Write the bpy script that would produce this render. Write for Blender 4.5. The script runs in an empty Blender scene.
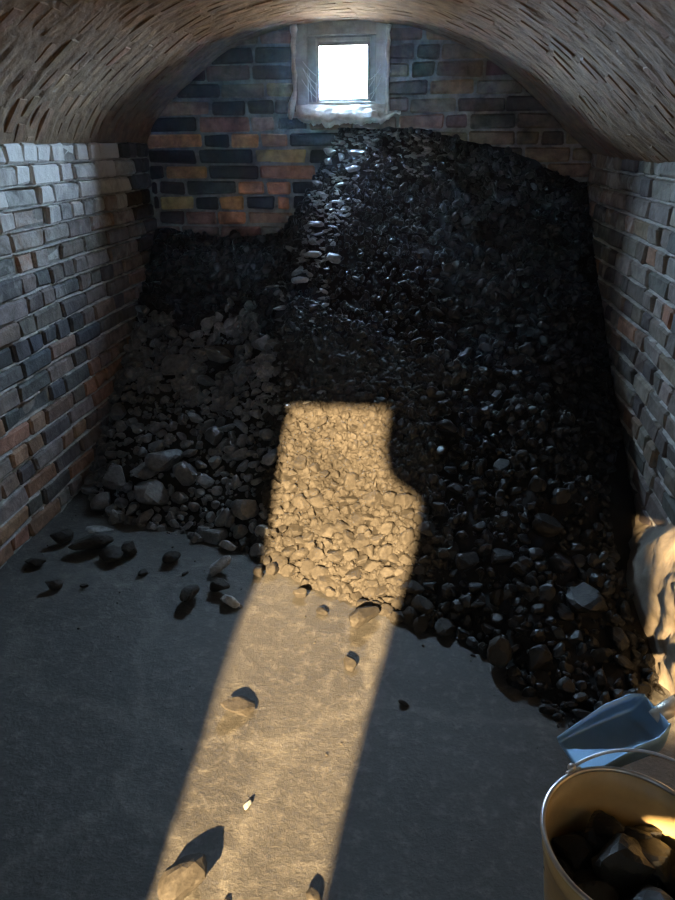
import bpy, bmesh, math, random
import numpy as np
from mathutils import Vector, Matrix, noise
random.seed(7); RNG = np.random.default_rng(11)
sc = bpy.context.scene
col = sc.collection
R = math.radians
D = 3.81                    # distance of the end wall
XL, XR = -1.508, 0.81       # side walls
YB = -0.60                  # inner face of the entrance wall
SPRING_L, SPRING_R = 1.415, 1.357

# ------------------------------------------------------------------ helpers
def link(name, verts, faces, mat=None, parent=None, smooth=False, cols=None):
    me = bpy.data.meshes.new(name)
    me.from_pydata([tuple(v) for v in verts], [], [tuple(f) for f in faces])
    if cols is not None:
        ca = me.color_attributes.new('tint', 'FLOAT_COLOR', 'POINT')
        ca.data.foreach_set('color', np.asarray(cols, np.float32).ravel())
    me.update()
    if smooth:
        me.polygons.foreach_set('use_smooth', [True] * len(me.polygons))
    o = bpy.data.objects.new(name, me); col.objects.link(o)
    if mat: me.materials.append(mat)
    if parent: o.parent = parent
    return o

def from_bm(name, bm, mat=None, parent=None, smooth=False):
    me = bpy.data.meshes.new(name)
    bmesh.ops.recalc_face_normals(bm, faces=bm.faces[:])
    bm.to_mesh(me); bm.free()
    if smooth: me.polygons.foreach_set('use_smooth', [True] * len(me.polygons))
    o = bpy.data.objects.new(name, me); col.objects.link(o)
    if mat: me.materials.append(mat)
    if parent: o.parent = parent
    return o

def empty(name, loc, label=None, cat=None, group=None):
    o = bpy.data.objects.new(name, None); col.objects.link(o); o.location = loc
    o.empty_display_size = 0.05
    return tag(o, label, cat, group)

def tag(o, label=None, cat=None, group=None, kind=None):
    if label: o['label'] = label
    if cat: o['category'] = cat
    if group: o['group'] = group
    if kind: o['kind'] = kind
    return o

def box(bm, c, s, rot=None, bevel=0.0, jit=0.0):
    r = bmesh.ops.create_cube(bm, size=1.0)
    vs = r['verts']
    for v in vs:
        v.co = Vector((v.co.x * s[0], v.co.y * s[1], v.co.z * s[2])) + Vector([random.uniform(-jit, jit) for _ in range(3)])
    if bevel:
        es = list({e for v in vs for e in v.link_edges})
        g = bmesh.ops.bevel(bm, geom=es, offset=bevel, segments=2, profile=0.6, affect='EDGES')
        vs = list({v for f in g['faces'] for v in f.verts} | {v for v in vs if v.is_valid})
        vs = list({w for v in vs for f in v.link_faces for w in f.verts})
    for v in vs:
        if rot: v.co = rot @ v.co
        v.co += Vector(c)
    return vs

def tube(pts, rad, seg=10, closed=False):
    """verts/faces of a round bar along a polyline; rad may be a list"""
    P = [Vector(p) for p in pts]; n = len(P)
    rads = rad if isinstance(rad, (list, tuple)) else [rad] * n
    V, F = [], []
    prev = None
    for i, p in enumerate(P):
        if closed: t = P[(i + 1) % n] - P[i - 1]
        else: t = P[min(i + 1, n - 1)] - P[max(i - 1, 0)]
        t.normalize()
        a = prev - t * prev.dot(t) if prev is not None else t.orthogonal()
        a.normalize(); prev = a; b = t.cross(a)
        for k in range(seg):
            th = 2 * math.pi * k / seg
            V.append(p + (a * math.cos(th) + b * math.sin(th)) * rads[i])
    m = n if closed else n - 1
    for i in range(m):
        for k in range(seg):
            j = (i + 1) % n
            F.append((i * seg + k, i * seg + (k + 1) % seg, j * seg + (k + 1) % seg, j * seg + k))
    if not closed:
        F.append(tuple(range(seg))[::-1]); F.append(tuple(range((n - 1) * seg, n * seg)))
    return V, F

def fbm(x, y, z=0.0, s=1.0, o=4):
    return noise.fractal(Vector((x * s, y * s, z * s)), 0.9, 2.1, o, noise_basis='PERLIN_ORIGINAL')

# ------------------------------------------------------------------ materials
def new_mat(name):
    m = bpy.data.materials.new(name); m.use_nodes = True
    nt = m.node_tree; b = nt.nodes['Principled BSDF']
    return m, nt, b

def N(nt, kind, **kw):
    n = nt.nodes.new(kind)
    for k, v in kw.items():
        if k in n.inputs.keys(): n.inputs[k].default_value = v
        else: setattr(n, k, v)
    return n

def noise_tex(nt, scale, detail=5, rough=0.6, dist=0.0, coord=None):
    n = N(nt, 'ShaderNodeTexNoise', Scale=scale, Detail=detail, Roughness=rough, Distortion=dist)
    if coord is not None: nt.links.new(coord, n.inputs['Vector'])
    return n

def ramp(nt, src, stops):
    r = nt.nodes.new('ShaderNodeValToRGB')
    els = r.color_ramp.elements
    while len(els) < len(stops): els.new(0.5)
    for e, (p, c) in zip(els, stops):
        e.position = p; e.color = c if len(c) == 4 else (*c, 1)
    nt.links.new(src, r.inputs['Fac'])
    return r

def mixc(nt, a, b, fac, mode='MIX'):
    m = nt.nodes.new('ShaderNodeMix'); m.data_type = 'RGBA'; m.blend_type = mode
    for idx, v in ((6, a), (7, b), (0, fac)):
        if hasattr(v, 'links') or isinstance(v, bpy.types.NodeSocket): nt.links.new(v, m.inputs[idx])
        else: m.inputs[idx].default_value = v if idx == 0 else (*v, 1) if len(v) == 3 else v
    return m.outputs[2]

def bump(nt, b, src, strength=0.4, dist=0.01, prev=None):
    n = N(nt, 'ShaderNodeBump', Strength=strength, Distance=dist)
    nt.links.new(src, n.inputs['Height'])
    if prev is not None: nt.links.new(prev, n.inputs['Normal'])
    nt.links.new(n.outputs['Normal'], b.inputs['Normal'])
    return n.outputs['Normal']

def gmap(nt, src, lo, hi):
    m = N(nt, 'ShaderNodeMapRange'); m.inputs['From Min'].default_value = lo; m.inputs['From Max'].default_value = hi
    nt.links.new(src, m.inputs['Value']); return m.outputs[0]

def brick_material(name, rough=0.8, soot=0.35, lime_scale=9.0):
    """brick colour comes per brick from the 'tint' attribute, its alpha is how much old limewash clings on"""
    m, nt, b = new_mat(name)
    pos = nt.nodes.new('ShaderNodeNewGeometry').outputs['Position']
    at = N(nt, 'ShaderNodeAttribute', attribute_name='tint')
    n1 = noise_tex(nt, 22, 6, 0.65, 0.3, pos)
    v = ramp(nt, n1.outputs['Fac'], [(0.25, (0.45, 0.45, 0.45)), (0.75, (1.35, 1.35, 1.35))])
    c = mixc(nt, at.outputs['Color'], v.outputs['Color'], 1.0, 'MULTIPLY')
    n2 = noise_tex(nt, 3.2, 5, 0.6, 0.6, pos)
    s = ramp(nt, n2.outputs['Fac'], [(0.46, (0, 0, 0)), (0.66, (1, 1, 1))])
    sf = N(nt, 'ShaderNodeMath', operation='MULTIPLY'); nt.links.new(s.outputs['Color'], sf.inputs[0]); sf.inputs[1].default_value = soot
    c = mixc(nt, c, (0.022, 0.020, 0.019), sf.outputs[0])
    n3 = noise_tex(nt, lime_scale, 7, 0.7, 0.8, pos)
    l = N(nt, 'ShaderNodeMath', operation='ADD'); nt.links.new(n3.outputs['Fac'], l.inputs[0]); nt.links.new(at.outputs['Alpha'], l.inputs[1])
    lf = gmap(nt, l.outputs[0], 0.92, 1.35)
    c = mixc(nt, c, (0.62, 0.60, 0.56), lf)
    nt.links.new(c, b.inputs['Base Color'])
    b.inputs['Roughness'].default_value = rough
    b.inputs['Specular IOR Level'].default_value = 0.3
    n4 = noise_tex(nt, 60, 6, 0.7, 0.2, pos)
    p = bump(nt, b, n1.outputs['Fac'], 0.55, 0.012)
    bump(nt, b, n4.outputs['Fac'], 0.4, 0.004, p)
    return m

M_BRICK = brick_material('brick_side')
M_END = brick_material('brick_end', soot=0.75)
M_VAULT = brick_material('brick_vault', soot=0.1, lime_scale=7)

m, nt, b = new_mat('trodden_floor'); M_FLOOR = m
pos = nt.nodes.new('ShaderNodeNewGeometry').outputs['Position']
n1 = noise_tex(nt, 1.6, 6, 0.6, 0.6, pos); n2 = noise_tex(nt, 24, 9, 0.76, 0.0, pos); n3 = noise_tex(nt, 90, 5, 0.7, 0, pos)
c1 = ramp(nt, n1.outputs['Fac'], [(0.3, (0.030, 0.028, 0.0255)), (0.7, (0.060, 0.056, 0.0495))])
lt = ramp(nt, n2.outputs['Fac'], [(0.50, (0, 0, 0)), (0.64, (1, 1, 1))])
lf = N(nt, 'ShaderNodeMath', operation='MULTIPLY'); nt.links.new(lt.outputs['Color'], lf.inputs[0]); lf.inputs[1].default_value = 0.65
c = mixc(nt, c1.outputs['Color'], (0.122, 0.114, 0.099), lf.outputs[0])
n3r = ramp(nt, n3.outputs['Fac'], [(0.3, (0.8, 0.8, 0.8)), (0.7, (1.15, 1.15, 1.15))])
c = mixc(nt, c, n3r.outputs['Color'], 1.0, 'MULTIPLY')
# worn joints between slabs, pale with ground-in dust
dn = noise_tex(nt, 3.0, 4, 0.6, 0, pos)
dv = mixc(nt, pos, dn.outputs['Color'], 0.22)
vo = N(nt, 'ShaderNodeTexVoronoi', feature='DISTANCE_TO_EDGE', Scale=1.5); nt.links.new(dv, vo.inputs['Vector'])
ck = ramp(nt, vo.outputs['Distance'], [(0.0, (1, 1, 1)), (0.03, (0, 0, 0))])
cf = N(nt, 'ShaderNodeMath', operation='MULTIPLY'); nt.links.new(ck.outputs['Color'], cf.inputs[0]); cf.inputs[1].default_value = 0.12
c = mixc(nt, c, (0.28, 0.26, 0.22), cf.outputs[0])
nt.links.new(c, b.inputs['Base Color'])
rr = gmap(nt, n2.outputs['Fac'], 0.2, 0.8)
rm = N(nt, 'ShaderNodeMapRange'); nt.links.new(n2.outputs['Fac'], rm.inputs['Value']); rm.inputs['To Min'].default_value = 0.5; rm.inputs['To Max'].default_value = 0.75
nt.links.new(rm.outputs[0], b.inputs['Roughness'])
p = bump(nt, b, n2.outputs['Fac'], 0.6, 0.012)
p = bump(nt, b, n3.outputs['Fac'], 0.5, 0.004, p)

def coal_material(name, dark, light, rough, spec=0.5, big=5, fine=60):
    m, nt, b = new_mat(name)
    pos = nt.nodes.new('ShaderNodeNewGeometry').outputs['Position']
    n1 = noise_tex(nt, big, 5, 0.6, 0.5, pos); n2 = noise_tex(nt, fine, 6, 0.7, 0.2, pos)
    c1 = ramp(nt, n1.outputs['Fac'], [(0.3, dark), (0.7, light)])
    v = ramp(nt, n2.outputs['Fac'], [(0.3, (0.55, 0.55, 0.55)), (0.7, (1.4, 1.4, 1.4))])
    nt.links.new(mixc(nt, c1.outputs['Color'], v.outputs['Color'], 1.0, 'MULTIPLY'), b.inputs['Base Color'])
    b.inputs['Roughness'].default_value = rough
    b.inputs['Specular IOR Level'].default_value = spec
    bump(nt, b, n2.outputs['Fac'], 0.45, 0.006)
    return m
M_COAL = coal_material('dusty_coal', (0.0225, 0.020, 0.017), (0.050, 0.0445, 0.038), 0.75, 0.2)
M_BLACK = coal_material('shade_dark_coal', (0.007, 0.0063, 0.0055), (0.019, 0.017, 0.0145), 0.45, 0.3)  # darker coal copy: shade of the upper and right heap put into its colour
M_SLACK = coal_material('coal_slack', (0.010, 0.009, 0.0075), (0.036, 0.031, 0.026), 0.85, 0.12, 4, 110)
M_BUCKETCOAL = coal_material('bucket_coal', (0.006, 0.006, 0.006), (0.016, 0.0155, 0.015), 0.45, 0.3)  # darker even tone for the coal in the bucket
M_STONE = coal_material('pale_stone', (0.17, 0.17, 0.168), (0.36, 0.36, 0.35), 0.7, 0.3, 18)

nt = M_SLACK.node_tree; b = nt.nodes['Principled BSDF']      # 'tint' attribute paints the shade of the upper and right heap, dusty elsewhere
at = N(nt, 'ShaderNodeAttribute', attribute_name='tint'); src = b.inputs['Base Color'].links[0].from_socket
nt.links.new(mixc(nt, src, (0.018, 0.016, 0.014), at.outputs['Fac']), b.inputs['Base Color'])
def plain(name, colr, rough, metal=0.0, nscale=30, amp=0.25, bstr=0.1, bdist=0.003):
    m, nt, b = new_mat(name)
    tc = nt.nodes.new('ShaderNodeTexCoord').outputs['Object']
    n1 = noise_tex(nt, nscale, 6, 0.65, 0.3, tc)
    v = ramp(nt, n1.outputs['Fac'], [(0.3, (1 - amp,) * 3), (0.7, (1 + amp,) * 3)])
    nt.links.new(mixc(nt, colr, v.outputs['Color'], 1.0, 'MULTIPLY'), b.inputs['Base Color'])
    b.inputs['Roughness'].default_value = rough; b.inputs['Metallic'].default_value = metal
    bump(nt, b, n1.outputs['Fac'], bstr, bdist)
    return m
M_WOODFRAME = plain('weathered_frame_paint', (0.30, 0.31, 0.30), 0.7, 0, 14, 0.35, 0.3)
M_SASH = plain('old_sash_paint', (0.16, 0.18, 0.19), 0.6, 0, 20, 0.3, 0.2)
M_PLASTER = plain('lime_plaster', (0.50, 0.48, 0.44), 0.9, 0, 24, 0.35, 0.6, 0.01)
M_RENDER = plain('sandy_render', (0.165, 0.138, 0.106), 0.9, 0, 16, 0.3, 0.5, 0.01)
M_PAIL = plain('cream_enamel', (0.38, 0.28, 0.135), 0.38, 0.0, 9, 0.22, 0.08)
M_RIM = plain('bare_steel', (0.55, 0.54, 0.52), 0.3, 1.0, 40, 0.2, 0.05)
M_WIRE = plain('galvanised_wire', (0.50, 0.51, 0.53), 0.38, 1.0, 40, 0.2, 0.05)
M_BLADE = plain('sky_tinted_steel', (0.24, 0.40, 0.57), 0.45, 0.8, 8, 0.15, 0.06)  # reflected sky blue put into the blade's base colour
M_HANDLE = plain('ash_wood', (0.40, 0.30, 0.17), 0.6, 0, 12, 0.25, 0.2)
M_WEB = plain('cobweb_thread', (0.6, 0.62, 0.64), 0.9, 0, 30, 0.1, 0.0)
m, nt, b = new_mat('dusty_pane'); M_GLASS = m
tr = N(nt, 'ShaderNodeBsdfTransparent'); gl = N(nt, 'ShaderNodeBsdfGlossy', Roughness=0.05); mx = N(nt, 'ShaderNodeMixShader', Fac=0.06)
tcn = nt.nodes.new('ShaderNodeTexCoord'); dn = noise_tex(nt, 9, 5, 0.6, 0.4, tcn.outputs['Object'])
dr = ramp(nt, dn.outputs['Fac'], [(0.35, (0.97, 0.98, 1.0)), (0.75, (0.80, 0.84, 0.88))])
nt.links.new(dr.outputs['Color'], tr.inputs['Color'])
nt.links.new(tr.outputs[0], mx.inputs[1]); nt.links.new(gl.outputs[0], mx.inputs[2])
nt.links.new(mx.outputs[0], nt.nodes['Material Output'].inputs['Surface'])

# ------------------------------------------------------------------ brickwork
_T = []
for sx in (-1, 1):
    for sy in (-1, 1):
        for sz in (-1, 1):
            for k in range(3): _T.append((sx, sy, sz, k))
_I = {t: i for i, t in enumerate(_T)}
_F = []
for k in range(3):
    a, c = [i for i in range(3) if i != k]
    for s in (-1, 1):
        q = []
        for (u, w) in ((-1, -1), (1, -1), (1, 1), (-1, 1)):
            t = [0, 0, 0]; t[k] = s; t[a] = u; t[c] = w; q.append(_I[(*t, k)])
        _F.append(q)
for k in range(3):
    a, c = [i for i in range(3) if i != k]
    for u in (-1, 1):
        for w in (-1, 1):
            t0 = [0, 0, 0]; t1 = [0, 0, 0]; t0[k] = -1; t1[k] = 1
            for t in (t0, t1): t[a] = u; t[c] = w
            _F.append([_I[(*t0, a)], _I[(*t1, a)], _I[(*t1, c)], _I[(*t0, c)]])
for sx in (-1, 1):
    for sy in (-1, 1):
        for sz in (-1, 1): _F.append([_I[(sx, sy, sz, k)] for k in range(3)])
_unit = [Vector([(t[i] * (1.0 if i == t[3] else 0.8)) for i in range(3)]) for t in _T]
for i, f in enumerate(_F):
    cc = sum((_unit[j] for j in f), Vector()) / len(f)
    nn = (_unit[f[1]] - _unit[f[0]]).cross(_unit[f[2]] - _unit[f[1]])
    if nn.dot(cc) < 0: _F[i] = f[::-1]

class Bricks:
    def __init__(s): s.V, s.F, s.C = [], [], []
    def add(s, u0, u1, v0, v1, w0, w1, fmap, colr, bev=0.006, jit=0.004, flip=False):
        c = ((u0 + u1) / 2, (v0 + v1) / 2, (w0 + w1) / 2); h = ((u1 - u0) / 2, (v1 - v0) / 2, (w1 - w0) / 2)
        cj = {}
        base = len(s.V)
        for t in _T:
            key = t[:3]
            if key not in cj: cj[key] = [random.uniform(-jit, jit) for _ in range(3)]
            p = [c[i] + t[i] * (h[i] if i == t[3] else max(h[i] - bev, h[i] * 0.4)) + cj[key][i] for i in range(3)]
            s.V.append(fmap(*p)); s.C.append(colr)
        for f in _F: s.F.append([base + i for i in (f[::-1] if flip else f)])
    def sheet(s, us, vs, fn, colr, flip=False):
        base = len(s.V); n = len(vs)
        for u in us:
            for v in vs: s.V.append(fn(u, v)); s.C.append(colr)
        for i in range(len(us) - 1):
            for j in range(n - 1):
                q = [base + i * n + j, base + (i + 1) * n + j, base + (i + 1) * n + j + 1, base + i * n + j + 1]
                s.F.append(q[::-1] if flip else q)
    def build(s, name, mat): return link(name, s.V, s.F, mat, None, False, s.C)

def brick_tint(pal, var=0.2):
    c = random.choices([p[1] for p in pal], [p[0] for p in pal])[0]
    k = random.uniform(1 - var, 1 + var)
    return [max(0.01, x * k * random.uniform(0.94, 1.06)) for x in c]

PAL_L = [(4, (0.20, 0.165, 0.145)), (3, (0.13, 0.12, 0.115)), (1.5, (0.25, 0.18, 0.14)), (0.35, (0.34, 0.20, 0.13)), (2, (0.25, 0.22, 0.20))]
PAL_R = [(4, (0.20, 0.17, 0.145)), (3, (0.12, 0.11, 0.10)), (1.5, (0.25, 0.18, 0.13)), (0.35, (0.36, 0.20, 0.12)), (2, (0.25, 0.22, 0.19))]
MORTAR = (0.40, 0.37, 0.33)
COURSE = 0.0755

def side_wall(name, x, sgn, z_top, pal, yb):
    """sgn: +1 when the room lies on the +X side of the wall"""
    B = Bricks()
    def bulge(y, z):
        return 0.016 * fbm(y, z, x * 3, 1.3, 3)
    fm = lambda u, v, w: (x + sgn * (w + bulge(u, v)), u, v)
    ys = np.arange(yb, D + 0.06, 0.05); zs = np.arange(-0.05, z_top + 0.09, 0.025)
    def mortar_tint(u, v): return (*MORTAR, 0.2)
    base = len(B.V)
    B.sheet(list(ys), list(zs), lambda u, v: fm(u, v, -0.008 + 0.006 * fbm(u, v, 2, 25, 2)), (0.26, 0.24, 0.21, 0.1), flip=(sgn < 0))
    nrow = int((z_top + 0.03) / COURSE) + 1
    for r in range(nrow):
        v1 = z_top + 0.012 - r * COURSE; v0 = v1 - COURSE + 0.008
        if v1 < 0.01: break
        zj = v0 - 0.004                       # squeezed-out lime along the bed joint, broken in places
        lip = lambda u, t, zj=zj: fm(u, zj + 0.0058 * math.sin(t) + .0025 * fbm(u, zj, 4, 9, 2), -0.008 + (0.0195 * (1 if fbm(u, zj, 9, 3.5, 3) > -.18 else .3) + .006 * fbm(u, zj, 1, 30, 2)) * math.cos(t))
        B.sheet(list(np.arange(yb, D - .25, 0.022)), [-1.5, -.8, 0, .8, 1.5], lip, (0.42, 0.40, 0.36, 0.22 if zj > .5 else .05), flip=(sgn < 0))
        y = yb + random.uniform(0, 0.12); k = random.random()
        header = (r % 3 == 0)
        while y < D - 0.01:
            L = 0.105 if (random.random() < (0.75 if header else 0.35)) else 0.215
            y1 = min(y + L, D - 0.002)
            if y1 - y > 0.03:
                t = brick_tint(pal)
                zc = (v0 + v1) / 2
                lime = 0.0
                if sgn > 0:
                    lime = max(0, (zc - 0.62) / 0.75) * 0.82 + random.uniform(-0.12, 0.16)
                    if zc < 0.55 and random.random() < 0.35: t = brick_tint([(1, (0.38, 0.22, 0.14)), (1, (0.30, 0.19, 0.13))])
                    if 0.42 < zc < 0.78 and y < 2.75 and random.random() < 0.7: t = brick_tint([(1, (0.085, 0.09, 0.10)), (1, (0.12, 0.12, 0.125))]); lime -= 0.2
                    if y > 3.45: t = [a * 0.35 for a in t]; lime = -0.4  # window-reveal shadow painted into the bricks near the end wall
                else:
                    lime = 0.12 + random.uniform(-0.2, 0.2) + (0.25 if y > 2.9 and zc > 1.05 else 0)
                w1 = 0.007 + random.uniform(-0.004, 0.008)
                if random.random() < 0.05: w1 -= 0.012
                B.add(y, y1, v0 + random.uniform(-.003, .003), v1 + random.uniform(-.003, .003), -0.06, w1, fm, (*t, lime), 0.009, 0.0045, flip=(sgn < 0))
            y = y1 + random.uniform(0.005, 0.009)
    # outer thickness
    B.sheet([yb - 0.1, D + 0.2], [-0.2, z_top + 0.3], lambda u, v: (x - sgn * 0.25, u, v), (*MORTAR, 0), flip=(sgn > 0))
    o = B.build(name, M_BRICK); o['kind'] = 'structure'
    return o
side_wall('wall_left', XL, 1, SPRING_L, PAL_L, YB)
side_wall('wall_right', XR, -1, SPRING_R, PAL_R, YB)

# end wall: stretchers, coloured brick by brick where the photograph shows them
B = Bricks()
fm = lambda u, v, w: (u, D - w - 0.006 * fbm(u, v, 4, 3, 2), v)
WX0, WX1, WZ0, WZ1 = -0.695, -0.222, 1.545, 2.10
def backing(x0, x1, z0, z1):
    B.sheet(list(np.linspace(x0, x1, max(2, int((x1 - x0) / 0.04)))), list(np.linspace(z0, z1, max(2, int((z1 - z0) / 0.03)))),
            lambda u, v: fm(u, v, -0.006 + 0.003 * fbm(u, v, 7, 30, 2)), (0.21, 0.19, 0.165, -0.15))
backing(XL - 0.1, WX0, -0.1, 2.15); backing(WX1, XR + 0.1, -0.1, 2.15); backing(WX0, WX1, -0.1, WZ0)
BLK = (0.030, 0.025, 0.022); DRK = (0.060, 0.045, 0.036); ORA = (0.62, 0.27, 0.10); TAN = (0.58, 0.33, 0.15); MID = (0.26, 0.145, 0.09); PNK = (0.42, 0.22, 0.15)
rows = {  # course index from z = 1.624 downwards : (zoomed x0, x1, colour)
    0: [(-60, 60, DRK), (70, 140, BLK), (150, 300, (0.33, 0.21, 0.11)), (308, 400, DRK), (408, 480, DRK)],
    1: [(-60, 100, DRK), (110, 262, BLK), (270, 410, MID), (415, 480, PNK), (486, 570, DRK)],
    2: [(-60, 100, BLK), (110, 270, ORA), (277, 350, BLK), (357, 432, ORA), (438, 512, (0.45, 0.20, 0.10)), (520, 700, BLK)],
    3: [(-60, 30, DRK), (36, 250, BLK), (260, 415, BLK), (421, 566, (0.48, 0.24, 0.12)), (574, 720, BLK)],
    4: [(-60, 80, BLK), (86, 153, BLK), (158, 279, TAN), (284, 428, BLK), (434, 590, (0.44, 0.20, 0.09)), (598, 720, BLK)],
    5: [(-60, 60, BLK), (66, 128, BLK), (134, 210, DRK), (216, 360, DRK), (367, 444, TAN), (450, 516, ORA), (522, 680, BLK)],
    6: [(-60, 128, BLK), (134, 234, TAN), (239, 306, BLK), (311, 382, ORA), (388, 470, BLK), (476, 516, ORA), (524, 640, BLK)],
    7: [(-60, 120, BLK), (126, 200, DRK), (206, 296, MID), (302, 385, ORA), (391, 520, MID), (526, 640, BLK)],
}
zx = lambda p: -1.716 + 0.0019 * p
for r in range(-5, 20):
    z1 = 1.624 - 0.0755 - r * 0.0772 + 0.072; z0 = z1 - 0.064
    if z0 < -0.05: break
    lst = rows.get(r)
    spans = []
    if lst:
        spans = [(max(zx(a), XL + 0.004), zx(c) - 0.002, t) for a, c, t in lst if zx(c) > XL + 0.02]
        x = spans[-1][1] + 0.010
    else:
        x = XL + 0.004 + random.uniform(-0.1, 0)
    while x < XR:
        L = random.choice((0.215, 0.225, 0.225, 0.11))
        x1 = min(x + L, XR - 0.003)
        zc = (z0 + z1) / 2
        if x < -0.7: pal = [(2, (0.16, 0.115, 0.09)), (2, DRK), (1, (0.24, 0.16, 0.11))]
        else: pal = [(2, (0.20, 0.135, 0.09)), (1, (0.10, 0.075, 0.06)), (1, (0.28, 0.18, 0.11))]
        if x1 - x > 0.03: spans.append((x, x1, brick_tint(pal)))
        x = x1 + 0.010
    for a, c, t in spans:
        parts = [(a, c)]
        if z1 > WZ0 - 0.0:
            parts = []
            if a < WX0: parts.append((a, min(c, WX0)))
            if c > WX1: parts.append((max(a, WX1), c))
        for a2, c2 in parts:
            a2 = max(a2, XL + 0.003)
            if c2 - a2 < 0.025: continue
            B.add(a2, c2, z0, z1, -0.08, 0.003 + random.uniform(-.003, .004), fm, (*[q * random.uniform(.85, 1.15) for q in t], random.uniform(-0.45, -0.25) if r < 8 and r >= 0 else random.uniform(-0.4, -0.1)), 0.008, 0.005)
B.sheet([XL - 0.2, WX0], [-0.1, 2.15], lambda u, v: (u, D + 0.30, v), (*MORTAR, 0), flip=True)
B.sheet([WX1, XR + 0.2], [-0.1, 2.15], lambda u, v: (u, D + 0.30, v), (*MORTAR, 0), flip=True)
B.sheet([WX0, WX1], [-0.1, WZ0], lambda u, v: (u, D + 0.30, v), (*MORTAR, 0), flip=True)
B.sheet([WX0, WX1], [1.99, 2.15], lambda u, v: (u, D + 0.30, v), (*MORTAR, 0), flip=True)
# reveal of the opening
for (x, fl) in ((WX0, False), (WX1, True)):
    B.sheet([0, 0.3], [WZ0, 2.1], lambda u, v: (x, D + u, v), (*MORTAR, 0.2), flip=fl)
B.sheet([WX0, WX1], [0, 0.3], lambda u, v: (u, D + v, WZ0), (*MORTAR, 0.2), flip=True)
o = B.build('wall_end', M_END); o['kind'] = 'structure'

# vault: bricks laid lengthwise round the arch, smeared with old lime
ARCH = [(-1.560, 1.36), (-1.508, 1.428), (-1.42, 1.555), (-1.18, 1.745), (-0.96, 1.875), (-0.67, 1.952), (-0.446, 1.965), (-0.228, 1.945),
        (0.0, 1.890), (0.218, 1.800), (0.40, 1.690), (0.524, 1.590), (0.68, 1.450), (0.812, 1.352), (0.90, 1.27)]
def catmull(P, n):
    out = []
    for i in range(1, len(P) - 2):
        p0, p1, p2, p3 = [np.array(q) for q in P[i - 1:i + 3]]
        for t in np.linspace(0, 1, n, endpoint=False):
            out.append(0.5 * (2 * p1 + (p2 - p0) * t + (2 * p0 - 5 * p1 + 4 * p2 - p3) * t * t + (3 * p1 - p0 - 3 * p2 + p3) * t ** 3))
    out.append(np.array(P[-2])); return np.array(out)
arc = catmull(ARCH, 14)
seg = np.hypot(*np.diff(arc, axis=0).T); cum = np.concatenate([[0], np.cumsum(seg)]); LA = cum[-1]
def arc_at(u):
    x = np.interp(u, cum, arc[:, 0]); z = np.interp(u, cum, arc[:, 1])
    x2 = np.interp(min(u + .02, LA), cum, arc[:, 0]); z2 = np.interp(min(u + .02, LA), cum, arc[:, 1])
    x1 = np.interp(max(u - .02, 0), cum, arc[:, 0]); z1 = np.interp(max(u - .02, 0), cum, arc[:, 1])
    tx, tz = x2 - x1, z2 - z1; l = math.hypot(tx, tz)
    return x, z, tz / l, -tx / l          # point and the normal into the room
def fmv(u, v, w):
    uu = min(max(u, 0.0), LA)
    x, z, nx, nz = arc_at(uu)
    w += 0.012 * fbm(u, v, 9, 1.8, 3)
    return (x + nx * w, v, z + nz * w)
B = Bricks()
B.sheet(list(np.linspace(0, LA, 110)), list(np.arange(YB - 0.05, D + 0.06, 0.02)), lambda u, v: fmv(u, v, 0.0024 + 0.0045 * fbm(u * .3, v * 1.3, 3, 22, 3)), (0.20, 0.127, 0.070, -0.02), flip=True)
PAL_V = [(3, (0.22, 0.134, 0.072)), (2, (0.18, 0.112, 0.064)), (2, (0.25, 0.158, 0.088)), (1, (0.23, 0.125, 0.068))]
y = YB; r = 0
while y < D - 0.02:
    y1 = min(y + 0.066, D - 0.003)
    u = (0.0 if r % 2 else -0.11) + random.uniform(-0.03, 0.03)
    while u < LA:
        L = random.choice((0.105, 0.12, 0.15, 0.105))
        a, c = max(u, 0.003), min(u + L, LA - 0.003)
        if c - a > 0.03:
            mid = (a + c) / 2
            lime = random.uniform(-0.22, 0.08) + (.25 if random.random() < .06 else 0) + (0.12 if mid < 0.3 else 0) + (0.05 if y > 3.2 else 0)
            if (c - a) > 0.12:   # two halves so long bricks follow the curve
                pass
            B.add(a, c, y, y1, -0.05, 0.0024 + random.uniform(-.0015, .0022), fmv, (*brick_tint(PAL_V, .12), lime), 0.010, 0.0016, flip=False)
        u += L + 0.012
    y = y1 + 0.010; r += 1
B.sheet([0, LA * .25, LA * .5, LA * .75, LA], [YB - 0.3, D + 0.3], lambda u, v: fmv(u, v, -0.25), (*MORTAR, 0), flip=False)
o = B.build('ceiling', M_VAULT); o['kind'] = 'structure'

# unseen entrance wall: doorway, with pier and hatch shaped to cast a person's shadow
def prism(bm, poly, y0, y1):
    a = [bm.verts.new((x, y0, z)) for x, z in poly]; c = [bm.verts.new((x, y1, z)) for x, z in poly]
    n = len(poly); bm.faces.new(a); bm.faces.new(c[::-1])
    for i in range(n): bm.faces.new((a[i], c[i], c[(i + 1) % n], a[(i + 1) % n]))
jl = [(-0.542, -0.05), (-0.542, .645), (-.567, .805), (-.608, 1.04), (-.607, 1.19), (-.618, 1.45), (-.622, 1.69), (-.614, 1.875)]
shadow_pier_l = [(-.204, 1.875), (-.200, 1.77), (-.203, 1.665), (-.185, 1.60), (-.148, 1.560), (-.085, 1.525), (-.056, 1.49), (-.056, 1.40), (-.074, 1.257), (-.112, 1.09), (-.152, .905), (-.178, .76), (-.189, .664), (-.19, -.05)]
sun_gap_l = [(.47, -.05), (.47, .92), (.60, 1.0), (.668, 1.16), (.674, 1.41)]
DAZ = math.tan(R(8.0)) - math.tan(R(1.5)); TEL = math.tan(R(24))
KL = {-.542: 1.45, -.567: 1.81, -.608: 2.33, -.607: 2.69, -.618: 2.95, -.622: 3.09, -.614: 3.2}
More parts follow.
